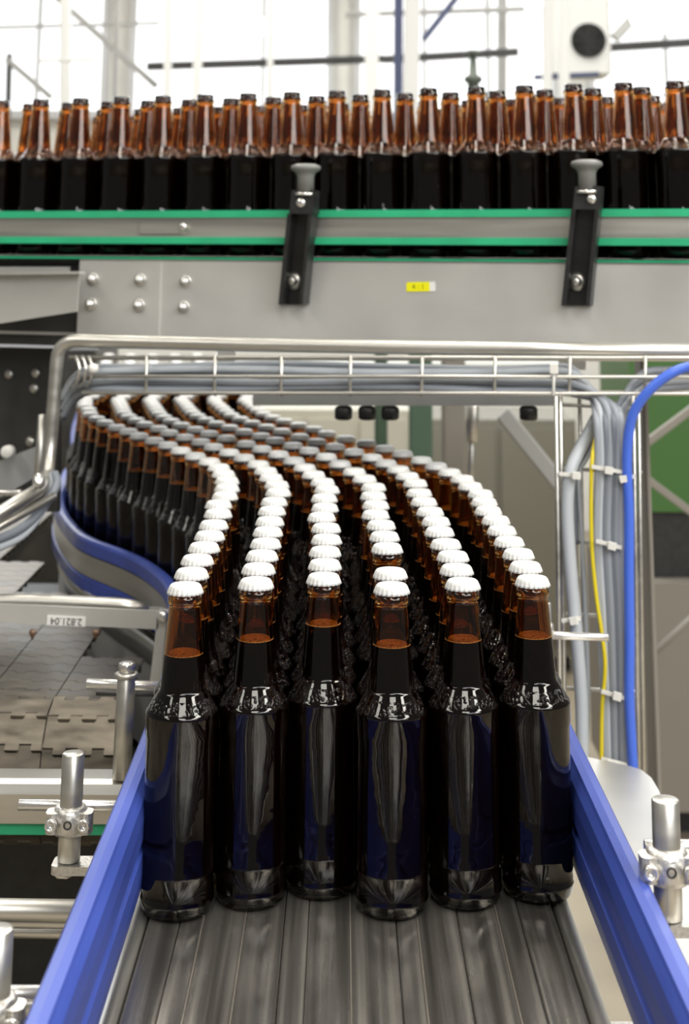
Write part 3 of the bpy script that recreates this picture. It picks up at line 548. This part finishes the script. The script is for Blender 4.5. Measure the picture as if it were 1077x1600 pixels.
# underside pan
mb = MB(); c = (a+b)/2 - UP.n*.16; c.z = UP.p(538, 536).z+.002; mb.obox(c, UP.u, UP.n, (0, 0, 1), (b-a).length/2, .15, .002); mb.build('under_pan', PLATE, uc)
# bolts on the joint plate
for x, y in ((145, 436), (219, 437), (290, 440), (142, 475), (217, 477), (287, 480)):
    q = UP.p(x, y, .006 if x < 252 else 0); T = Matrix.Translation(q) @ Matrix.Rotation(UP.ang, 4, 'Z') @ Matrix.Rotation(R(90), 4, 'X')
    w = MB().lathe([(.0095, 0), (.0095, .0012), (.0085, .0018), (.005, .0018)], 24, T).build('washer', SHINY, uc)
    MB().lathe([(.0062, .0015), (.0064, .006), (.0058, .0075), (.0040, .0072), (.0036, .009), (.0030, .013), (.0005, .0132)], 12, T).build('bolt', SHINY, w)
# yellow number label
q = UP.p(658, 448, .0006); T = Matrix.Translation(q) @ Matrix.Rotation(UP.ang, 4, 'Z') @ Matrix.Rotation(R(-1.5), 4, 'Y'); s = 2.15/F
lb = MB(); v0 = [T @ Vector((x*s, 0, z*s)) for x, z in ((-23, -7), (14, -7), (14, 7), (-21, 7), (-23, 5))]; lb.prism(v0, -UP.n*-.0006); lo = lb.build('yellow_label', YELLOWL, uc)
lb = MB(); v0 = [T @ Vector((x*s, 0, z*s)) for x, z in ((14, -7), (23, -7), (23, 7), (14, 7))]; lb.prism(v0, UP.n*.0006); lb.build('white_label_end', WHITEL, uc)
text_obj('label_text', '4 : 1', .0105, T @ Vector((-4*s, -.0009, 0)), T.to_quaternion().to_matrix().to_4x4() @ Matrix.Rotation(R(90), 4, 'X'), OLIVEINK, lo, .0001)
# guide rail: green, steel, green
gr = thing('guide_rail', 'steel guide rail with two green plastic lips along the upper bottles', 'guide rail', loc=UP.p(538, 355, .012))
for nm, y0, y1, off, th, m in (('upper_lip', 328, 339.5, .016, .02, GREEN), ('steel_channel', 339.5, 371, .012, .014, STEEL), ('lower_lip', 371, 382, .016, .02, GREEN)):
    strip(-80, 1160, y0, y1, off, th, m, nm, gr)
q = UP.p(252, 356, .014); mb = MB(); mb.obox(q, UP.u, UP.n, (0, 0, 1), .037, .0015, .0085, .003); jp = mb.build('joint_plate', STEEL, gr)
T = Matrix.Translation(UP.p(286, 355, .016)) @ Matrix.Rotation(UP.ang, 4, 'Z') @ Matrix.Rotation(R(90), 4, 'X'); MB().lathe([(.0062, -.001), (.0062, .002), (.004, .0035), (.0005, .0035)], 20, T).build('bolt', SHINY, jp)
# clamp brackets with knobs
def bracket(k, kn, blk, bolt, ch, wsh, label):
    off = .03; t = thing('rail_bracket', label, 'bracket', 'clamp brackets holding the green-edged rail', loc=UP.p(kn[0], 300, off))
    c = UP.p(kn[0], kn[1], off+.01); s = .00092
    T = Matrix.Translation(c)
    MB().lathe([(13*s, -36*s), (13*s, -12*s), (16*s, -6*s), (22*s, -2*s), (23.5*s, 1*s), (22*s, 5*s), (14*s, 7.5*s), (.5*s, 8.5*s)], 28, T).build('knob', GREYP, t)
    MB().lathe([(17*s, -41*s), (17*s, -37*s), (12*s, -36*s)], 24, T).build('washer', SHINY, t)
    mb = MB(); a = UP.p(blk[0], blk[1], off+.018); b = UP.p(blk[2], blk[3], off+.018); L = UP.p(blk[4], blk[3], off+.018); R_ = UP.p(blk[5], blk[3], off+.018); 
    mb.prism([L, R_, b.lerp(b, 0)+(UP.p(blk[2], blk[1], off+.018)-b), a], -UP.n*.026); mb.build('block', BLACKP, t)
    T2 = Matrix.Translation(UP.p(bolt[0], bolt[1], off+.018)) @ Matrix.Rotation(UP.ang, 4, 'Z') @ Matrix.Rotation(R(90), 4, 'X')
    MB().lathe([(.0068, 0), (.0068, .003), (.0055, .0048), (.0005, .005)], 6 if k else 20, T2).build('block_bolt', SHINY, t)
    x0, x1, y0, X0, X1, y1 = ch
    def Q(x, y, o): return UP.p(x, y, o)
    mb = MB()
    mb.prism([Q(X0, y1, .006), Q(X1, y1, .006), Q(x1, y0, off-.004), Q(x0, y0, off-.004)], -UP.n*.004)
    for (xa, xb) in ((0, .16), (.86, 1.0)):
        f = lambda x0_, x1_, t_: x0_+(x1_-x0_)*t_
        mb.prism([Q(f(X0, X1, xa), y1, .03), Q(f(X0, X1, xb), y1, .03), Q(f(x0, x1, xb), y0, off+.018), Q(f(x0, x1, xa), y0, off+.018)], -UP.n*.028)
    mb.build('channel_arm', BLACKP, t)
    T3 = Matrix.Translation(UP.p(wsh[0], wsh[1], .010)) @ Matrix.Rotation(UP.ang, 4, 'Z') @ Matrix.Rotation(R(90), 4, 'X')
    MB().lathe([(.0125, 0), (.0125, .003), (.0085, .006), (.0065, .006), (.0062, .012), (.0045, .014), (.0005, .014)], 24, T3).build('pivot_bolt', STEEL, t)
bracket(0, (478, 264), (456, 297, 491, 334, 452, 490), (471, 317), (449, 487, 334, 435, 473, 476), (460, 439), 'black slotted clamp bracket with grey knob, the one left of the yellow label')
bracket(1, (917, 258), (899, 291, 940, 327, 895, 938), (925, 311), (893, 936, 327, 877, 922, 478), (902, 440), 'black slotted clamp bracket with grey knob, near the right picture edge')

# machinery at the left below the upper conveyor
mc = thing('machine_housing', 'dark machine housing at the left edge under the upper conveyor', 'machine', loc=UP.p(30, 600, -.05))
def poly(pts, off, th, m, nm, parent): 
    mb = MB(); mb.prism([UP.p(x, y, off) for x, y in reversed(pts)], -UP.n*th); return mb.build(nm, m, parent)
poly([(-80, 540), (94, 545), (90, 800), (-80, 800)], -.12, .01, DARKM, 'back_panel', mc)  # near-black colour carries the shadow over this machinery
poly([(-60, 417), (108, 417), (108, 428), (-60, 428)], .0, .004, PLATE, 'edge_strip', mc)
for x, y in ((15, 585), (57, 583), (54, 607), (48, 690)):
    T = Matrix.Translation(UP.p(x, y, -.12)) @ Matrix.Rotation(UP.ang, 4, 'Z') @ Matrix.Rotation(R(90), 4, 'X'); MB().lathe([(.008, 0), (.008, .003), (.005, .006), (.0005, .006)], 14, T).build('bolt', STEEL, mc)
poly([(-40, 735), (58, 697), (62, 742), (-40, 800)], -.02, .02, PAINTG, 'sloping_cover', mc)
T = UP.p(52, 690, .0); MB().rod(UP.p(-40, 769, .02), UP.p(33, 770, .02), .0045, 14).build('side_rod', SHINY, mc)
MB().rod(UP.p(10, 706, .0)-UP.n*.01, UP.p(10, 706, .02), .009, 18).build('round_stud', TIE, mc)
wp = thing('wing_plate', 'tapered scratched steel plate pointing right at the left edge', 'plate', loc=UP.p(60, 460, .05))
poly([(-60, 428), (124, 426), (120, 487), (60, 496), (-60, 515)], .045, .003, PLATE, 'plate', wp)
poly([(-60, 426), (124, 424), (124, 428), (-60, 430)], .06, .018, PLATE, 'folded_edge', wp)

# ================================================================ PIPE FRAME AND WIRE TRAY
PP_ = Plane(2.21, 1.96)
pts = [PP_.p(1160, 550), PP_.p(800, 545), PP_.p(400, 539), PP_.p(150, 533.5), PP_.p(118, 533), PP_.p(103, 537), PP_.p(93, 547), PP_.p(89, 562), PP_.p(86, 600), PP_.p(80, 680), PP_.p(75, 735)]
v = [pts[0], pts[1], pts[2]] + smooth_path(pts[3:9], 5) + pts[9:]
e1 = pts[-1]; e2 = at(60, 766, 2.10); e3 = at(-60, 838, 1.95)
v += [e1.lerp(e2, .3)+Vector((0, 0, -.004)), e2, e3]
t = thing('pipe_frame', 'bent round steel pipe frame running above the capped bottles', 'pipe frame', loc=pts[3])
MB().tube(v, .0092, 16).build('pipe', STEEL, t)
MB().rod(at(66, 648, 2.26), at(60, 745, 2.24), .0062, 14).build('thin_upright', STEEL, t)
MB().rod(at(85, 775, 2.12), at(-50, 850, 1.98), .0058, 14).build('lower_tube', STEEL, t)
m_ = MB(); m_.rod(at(60, 744, 2.08), at(60, 760, 2.07), .008, 6); m_.build('clamp_bolt', SHINY, t)
for (p, q, r) in (((58, 792), (-60, 872), .006), ((72, 770), (-60, 862), .006)):
    sp_ = smooth_path([at(85, 740, 2.16), at(p[0]+14, p[1]-6, 2.14), at((p[0]+q[0])/2+30, (p[1]+q[1])/2+8, 2.1), at(q[0], q[1], 2.0)], 6)
    tag(MB().tube(sp_, r, 12).build('hose', CABLEL if p[0] == 58 else CABLED), 'pale hose drooping below the slanting pipe at the left edge' if p[0] == 58 else 'dark hose close under the slanting pipe at the left edge', 'hose')

TR = Plane(2.20, 1.95)
tray = thing('wire_tray', 'horizontal wire basket tray holding grey cables under the pipe', 'cable tray', loc=TR.p(538, 616))
def wire(p, q, r, nm, parent, m=STEEL): return MB().rod(p, q, r, 10).build(nm, m, parent)
for yy, o in ((559, 0), (589, .012), (615, .012)):
    wire(TR.p(108 if yy == 559 else 128, yy-1, o), TR.p(1160, yy, o), .0025, 'long_wire', tray)
for o in (-.05, -.10): wire(TR.p(128, 613, o), TR.p(1160, 613, o), .0025, 'long_wire', tray)
wire(TR.p(128, 560, -.11), TR.p(1160, 562, -.11), .0025, 'long_wire', tray)
for xx in (229, 336, 440, 548, 660, 774, 891, 1009):
    a = TR.p(xx, 556, .008); b = TR.p(xx-1, 617, .010); c = TR.p(xx-1, 616, -.11); d = TR.p(xx, 559, -.11)
    MB().tube([a, b+Vector((0, 0, .004)), b-TR.n*.004, c, d], .0024, 8).build('cross_wire', STEEL, tray)
for xx in (121, 131, 141):
    a = TR.p(xx-3, 557, .004); MB().tube(smooth_path([a, TR.p(xx+3, 573, .02), TR.p(xx, 597, .012), TR.p(xx-10, 606, -.02)], 4), .0024, 8).build('end_hook', SHINY, tray)
mb = MB(); mb.lathe([(.0005, -.007), (.006, -.005), (.0075, 0), (.006, .005), (.0005, .007)], 14, Matrix.Translation(TR.p(146, 576, .02))); mb.build('end_cap', TIE, tray)
# bottom angle under the tray
a = TR.p(395, 627, -.16); b = TR.p(868, 627, -.16)
mb = MB(); mb.prism([a+Vector((0, 0, -.006)), b+Vector((0, 0, -.006)), b+Vector((0, 0, .008)), a+Vector((0, 0, .008))], -TR.n*.03); tag(mb.build('support_angle', PAINTG), 'grey support beam just below the wire tray', 'beam')
# short plates hanging above the tray from the upper conveyor
for x0, x1, lab in ((340, 366, 'narrow steel hanger between conveyor and tray, left of the middle'), (873, 915, 'steel hanger plate behind the tray, above the cable drop')):
    mb = MB(); mb.prism([TR.p(x0, 578, -.13), TR.p(x1, 578, -.13), TR.p(x1, 545, -.13), TR.p(x0, 545, -.13)], -TR.n*.006); tag(mb.build('hanger_plate', PLATE), lab, 'plate')

# cables lying in the tray
cabs = [(572, .0048, CABLE, -.035), (579, .0050, CABLEL, -.01), (586, .0046, CABLED, -.03), (595, .0052, CABLE, -.004), (600, .0048, CABLED, -.03), (606, .0052, CABLE, -.008), (609, .0044, CABLEL, -.04)]
for k, (yy, r, m, o) in enumerate(cabs):
    P = [TR.p(98, yy+45, o-.05), TR.p(118, yy+16, o-.03), TR.p(150, yy+2, o)]
    for xx in range(230, 870, 90): P.append(TR.p(xx, yy+3*math.sin(xx*.011+k)+ (2 if xx > 700 else 0), o))
    e = k*6.5
    P += [TR.p(895+e*.6, yy+5+k, o), TR.p(922+e*.8, 612+k*3, o+.01), TR.p(932+e, 650, .012), TR.p(935+e, 720, .014), TR.p(932+e, 840, .012), TR.p(938+e, 960, .012), TR.p(945+e*.85, 1100, .012), TR.p(948+e*.8, 1215, .01)]
    where = ['topmost', 'second from the top', 'third from the top', 'middle', 'third from the bottom', 'second from the bottom', 'lowest'][k]
    col = {id(CABLE): 'grey', id(CABLEL): 'light grey', id(CABLED): 'dark grey'}[id(m)]
    tag(MB().tube(smooth_path(P, 5), r, 10).build('cable', m), '%s cable, %s of the bundle lying in the wire tray' % (col, where), 'cable', 'grey cables in the wire tray')
for k in range(4):
    m = (CABLE, CABLED, CABLEL, CABLE)[k]; yy = 577+k*9
    P = [TR.p(1160, yy, -.02), TR.p(1060, yy+1, -.02), TR.p(1005+k*3, yy+6+k, -.015), TR.p(975+k*2, 622+k*2, -.005), TR.p(958+k*5, 660, -.004), TR.p(956+k*5, 760, -.006), TR.p(960+k*4, 960, -.006), TR.p(966+k*3, 1215, -.008)]
    lab = ['topmost', 'second', 'third', 'lowest'][k]
    tag(MB().tube(smooth_path(P, 5), .0046, 10).build('cable', m), 'grey cable entering the drop from the right edge, %s of four' % lab, 'cable', 'cables from the right')
def cable(pts, r, m, label, cat='cable'): return tag(MB().tube(smooth_path([TR.p(x, y, o) for x, y, o in pts], 6), r, 12).build('hose' if cat == 'hose' else 'cable', m), label, cat)
cable([(940, 640, -.03), (925, 668, -.02), (905, 705, .0), (891, 740, .012), (887, 800, .014), (893, 900, .014), (902, 1000, .014), (909, 1100, .014), (911, 1215, .012)], .0080, CABLEL, 'thick pale grey cable curving down inside the left edge of the cable drop')
cable([(950, 655, -.04), (936, 680, -.035), (918, 715, -.02), (905, 745, -.01), (909, 830, -.01), (915, 950, -.01), (919, 1080, -.01), (915, 1215, -.01)], .0028, CABLEL, 'thin pale cable right of the thick pale grey one')
cable([(958, 640, -.05), (940, 672, -.045), (915, 712, -.03), (899, 745, -.015), (899, 850, -.012)], .0050, CABLED, 'dark grey cable behind the bend of the thick pale one')
cable([(938, 660, -.02), (927, 705, .014), (924, 760, .018), (925, 850, .018), (932, 930, .02), (940, 985, .022), (946, 1040, .022), (941, 1110, .018), (940, 1215, .016)], .0025, YELLOW, 'thin yellow green earth wire hanging in the cable drop')
cable([(1160, 556, .02), (1077, 573, .025), (1045, 586, .03), (1015, 610, .032), (993, 640, .03), (984, 670, .028), (980, 720, .026), (983, 800, .026), (983, 900, .026), (984, 1000, .026), (984, 1100, .026), (990, 1215, .024)], .0062, BLUEHOSE, 'bright blue air hose hanging down beside the grey cables', 'hose')
# vertical wire ladder
lad = thing('wire_ladder', 'vertical wire basket ladder carrying the cables down on the right', 'cable tray', loc=TR.p(940, 900))
for x0, x1, o in ((869, 877, .018), (876, 884, 0), (906, 917, -.05), (990, 998, .012), (998, 1006, -.01)):
    wire(TR.p(x0, 618, o), TR.p(x1, 1215, o), .0028, 'long_wire', lad)
for yy in (635, 735, 849, 962, 1078, 1192):
    wire(TR.p(870, yy-3, -.014), TR.p(1004, yy+3, -.014), .0024, 'cross_wire', lad)
# nylon ties
def tie(x0, y0, x1, y1, hx, hy, label):
    t = thing('cable_tie', label, 'cable tie', 'white nylon cable ties', loc=TR.p(x0, y0, .03))
    a, b = TR.p(x0, y0, .024), TR.p(x1, y1, .024); d = (b-a).normalized(); MB().obox((a+b)/2, d, TR.n, d.cross(TR.n), (b-a).length/2, .0012, .0022).build('strap', TIE, t)
    MB().obox(TR.p(hx, hy, .028), d, TR.n, d.cross(TR.n), .005, .004, .004, .001).build('tie_head', TIE, t)
tie(874, 740, 908, 744, 901, 743, 'nylon tie round the thick pale cable just below its bend')
tie(925, 729, 975, 738, 952, 735, 'upper nylon tie across the grey cable bundle')
tie(968, 748, 994, 744, 975, 748, 'nylon tie holding the blue hose')
tie(932, 845, 972, 856, 957, 853, 'second nylon tie down on the grey cable bundle')
tie(878, 970, 908, 966, 897, 970, 'nylon tie round the thick pale cable near the thin rod')
tie(940, 1080, 980, 1092, 965, 1088, 'third nylon tie down on the grey cable bundle')
tie(940, 1186, 982, 1196, 956, 1194, 'lowest nylon tie on the grey cable bundle, just above the plate')
for hx, lab in ((866, 'upright nylon tie on the tray before the cables bend down'),):
    t = thing('cable_tie', lab, 'cable tie', 'white nylon cable ties', loc=TR.p(hx, 577, .03))
    MB().rod(TR.p(hx, 574, .02), TR.p(hx-1, 618, .02), .002, 8).build('strap', TIE, t); MB().obox(TR.p(hx, 576, .02), TR.u, TR.n, (0, 0, 1), .005, .004, .006, .001).build('tie_head', TIE, t)

# ================================================================ BLURRED MACHINES BEHIND
BEIGE = mat('beige_panel', (0.50, 0.48, 0.40), 0.6); DGREEN = mat('dark_green_paint', (0.07, 0.12, 0.08), 0.5); LGREEN = mat('green_machine_paint', (0.045, 0.13, 0.025), 0.5); TAUPE = mat('taupe_paint', (0.24, 0.22, 0.19), 0.5)
PALE = mat('pale_panel', (0.72, 0.72, 0.66), 0.6)
def slab(x0, x1, y0, y1, Y, th, m, nm, label, cat, skew=0, parent=None):
    a, b, c, d = at(x0, y1, Y), at(x1, y1, Y), at(x1+skew, y0, Y), at(x0+skew, y0, Y)
    o = MB().prism([a, b, c, d], (0, th, 0)).build(nm, m, parent)
    if parent is None: tag(o, label, cat)
    return o
def cabinet(x0, x1, y0, Y, depth, m, nm, label, cat, seams=2):       # standing on the floor, with doors
    a, b = at(x0, y0, Y), at(x1, y0, Y); t = thing(nm, label, cat, loc=((a.x+b.x)/2, Y, 0)); w = (b.x-a.x)
    MB().obox(((a.x+b.x)/2, Y+depth/2, a.z/2+.03), (1, 0, 0), (0, 1, 0), (0, 0, 1), w/2, depth/2, a.z/2-.03, .01).build('casing', m, t)
    for k in range(seams):
        xx0 = a.x+w*k/seams+.012; xx1 = a.x+w*(k+1)/seams-.012; MB().box(xx0, xx1, Y-.014, Y-.001, .12, a.z-.03).build('door', m, t)
    for xx in (a.x+.05, b.x-.05): MB().rod((xx, Y+.08, 0), (xx, Y+.08, .06), .02).build('foot', BLACKP, t)
    return t
cabinet(395, 640, 640, 5.6, .5, BEIGE, 'control_cabinet', 'wide beige cabinet blurred behind the middle bottles', 'cabinet', 3)
cabinet(655, 900, 655, 6.0, .5, mat('olive_grey_panel', (.22, .21, .17), .6), 'control_cabinet', 'olive grey cabinet blurred behind the steel rod', 'cabinet', 2)
cabinet(330, 900, 565, 7.4, .4, PALE, 'control_cabinet', 'long pale cabinet furthest behind under the upper conveyor', 'cabinet', 4)
cabinet(-60, 150, 545, 4.9, .5, DARKM, 'control_cabinet', 'added dark box darkening the gap behind the far bend at the left edge', 'cabinet', 2)  # added dark box so bright floor does not show in the gap
for x0, x1, Y, m, lab in ((586, 606, 3.7, DGREEN, 'narrow dark green post behind the bottles'), (640, 676, 3.9, DGREEN, 'wide dark green post beside the brown column'), (692, 728, 3.4, TAUPE, 'brown grey square column in the middle'), (1004, 1014, 2.35, TAUPE, 'thin grey upright right of the blue hose')):
    a, b = at(x0, 620, Y), at(x1, 620, Y); mb = MB(); mb.obox(((a.x+b.x)/2, Y+.03, .85), (1, 0, 0), (0, 1, 0), (0, 0, 1), (b.x-a.x)/2, .03, .85 if Y > 2.5 else .8, .006); tag(mb.build('support_column', m), lab, 'column')
t = thing('hanging_cylinder', 'pale steel cylinder on a rod hanging right of the brown column', 'cylinder', loc=at(739, 640, 3.0))
MB().rod(at(738, 690, 3.0), at(739, 633, 3.0), .012, 16).build('cylinder_body', STEEL, t); MB().rod(at(736, 770, 3.0), at(737, 690, 3.0), .006, 12).build('piston_rod', STEEL, t)
bar('diagonal_strut', at(785, 645, 3.2), at(882, 765, 3.2), .016, PAINTG, 'grey strut sloping down right behind the cable drop', 'strut')
bar('diagonal_strut', at(1000, 700, 3.4), at(1120, 610, 3.4), .008, TAUPE, 'upper grey strut rising across the green machine', 'strut')
bar('diagonal_strut', at(1000, 740, 3.4), at(1120, 830, 3.4), .008, TAUPE, 'brownish strut falling across the green machine', 'strut')
bar('diagonal_strut', at(1008, 1034, 3.6), at(1120, 930, 3.6), .007, TAUPE, 'thin rod rising over the grey machine base', 'strut', False)
for k, (x, lab) in enumerate(((537, 'leftmost'), (574, 'middle'), (610, 'rightmost'), (826, 'single'))):
    q = TR.p(x, 640, -.172); mb = MB(); mb.lathe([(.009, -.014), (.0125, -.012), (.013, .0), (.011, .004), (.007, .005), (.007, .022)], 18, Matrix.Translation(q))
    tag(mb.build('levelling_foot', BLACKP), '%s round black foot hanging under the support beam%s' % (lab, ' behind the cable drop' if k == 3 else ''), 'foot')
t = thing('green_machine', 'green painted machine with black base at the right edge', 'machine', loc=at(1040, 900, 4.4))
a, b = at(985, 640, 4.4), at(1150, 640, 4.4); za, zb, zc, zd = at(1040, 560, 4.4).z, at(1040, 800, 4.4).z, at(1040, 905, 4.4).z, at(1040, 1000, 4.4).z
MB().box(a.x, b.x+.3, 4.4, 4.9, zb, za).build('hood', LGREEN, t); MB().box(a.x+.03, b.x+.3, 4.42, 4.9, zc, zb).build('motor_bay', BLACKP, t); MB().box(a.x-.05, b.x+.3, 4.35, 4.95, .08, zc).build('base', mat('base_grey', (.22, .2, .17), .6), t)
MB().box(a.x+.05, b.x+.2, 4.45, 4.85, 0, .08).build('plinth', BLACKP, t)
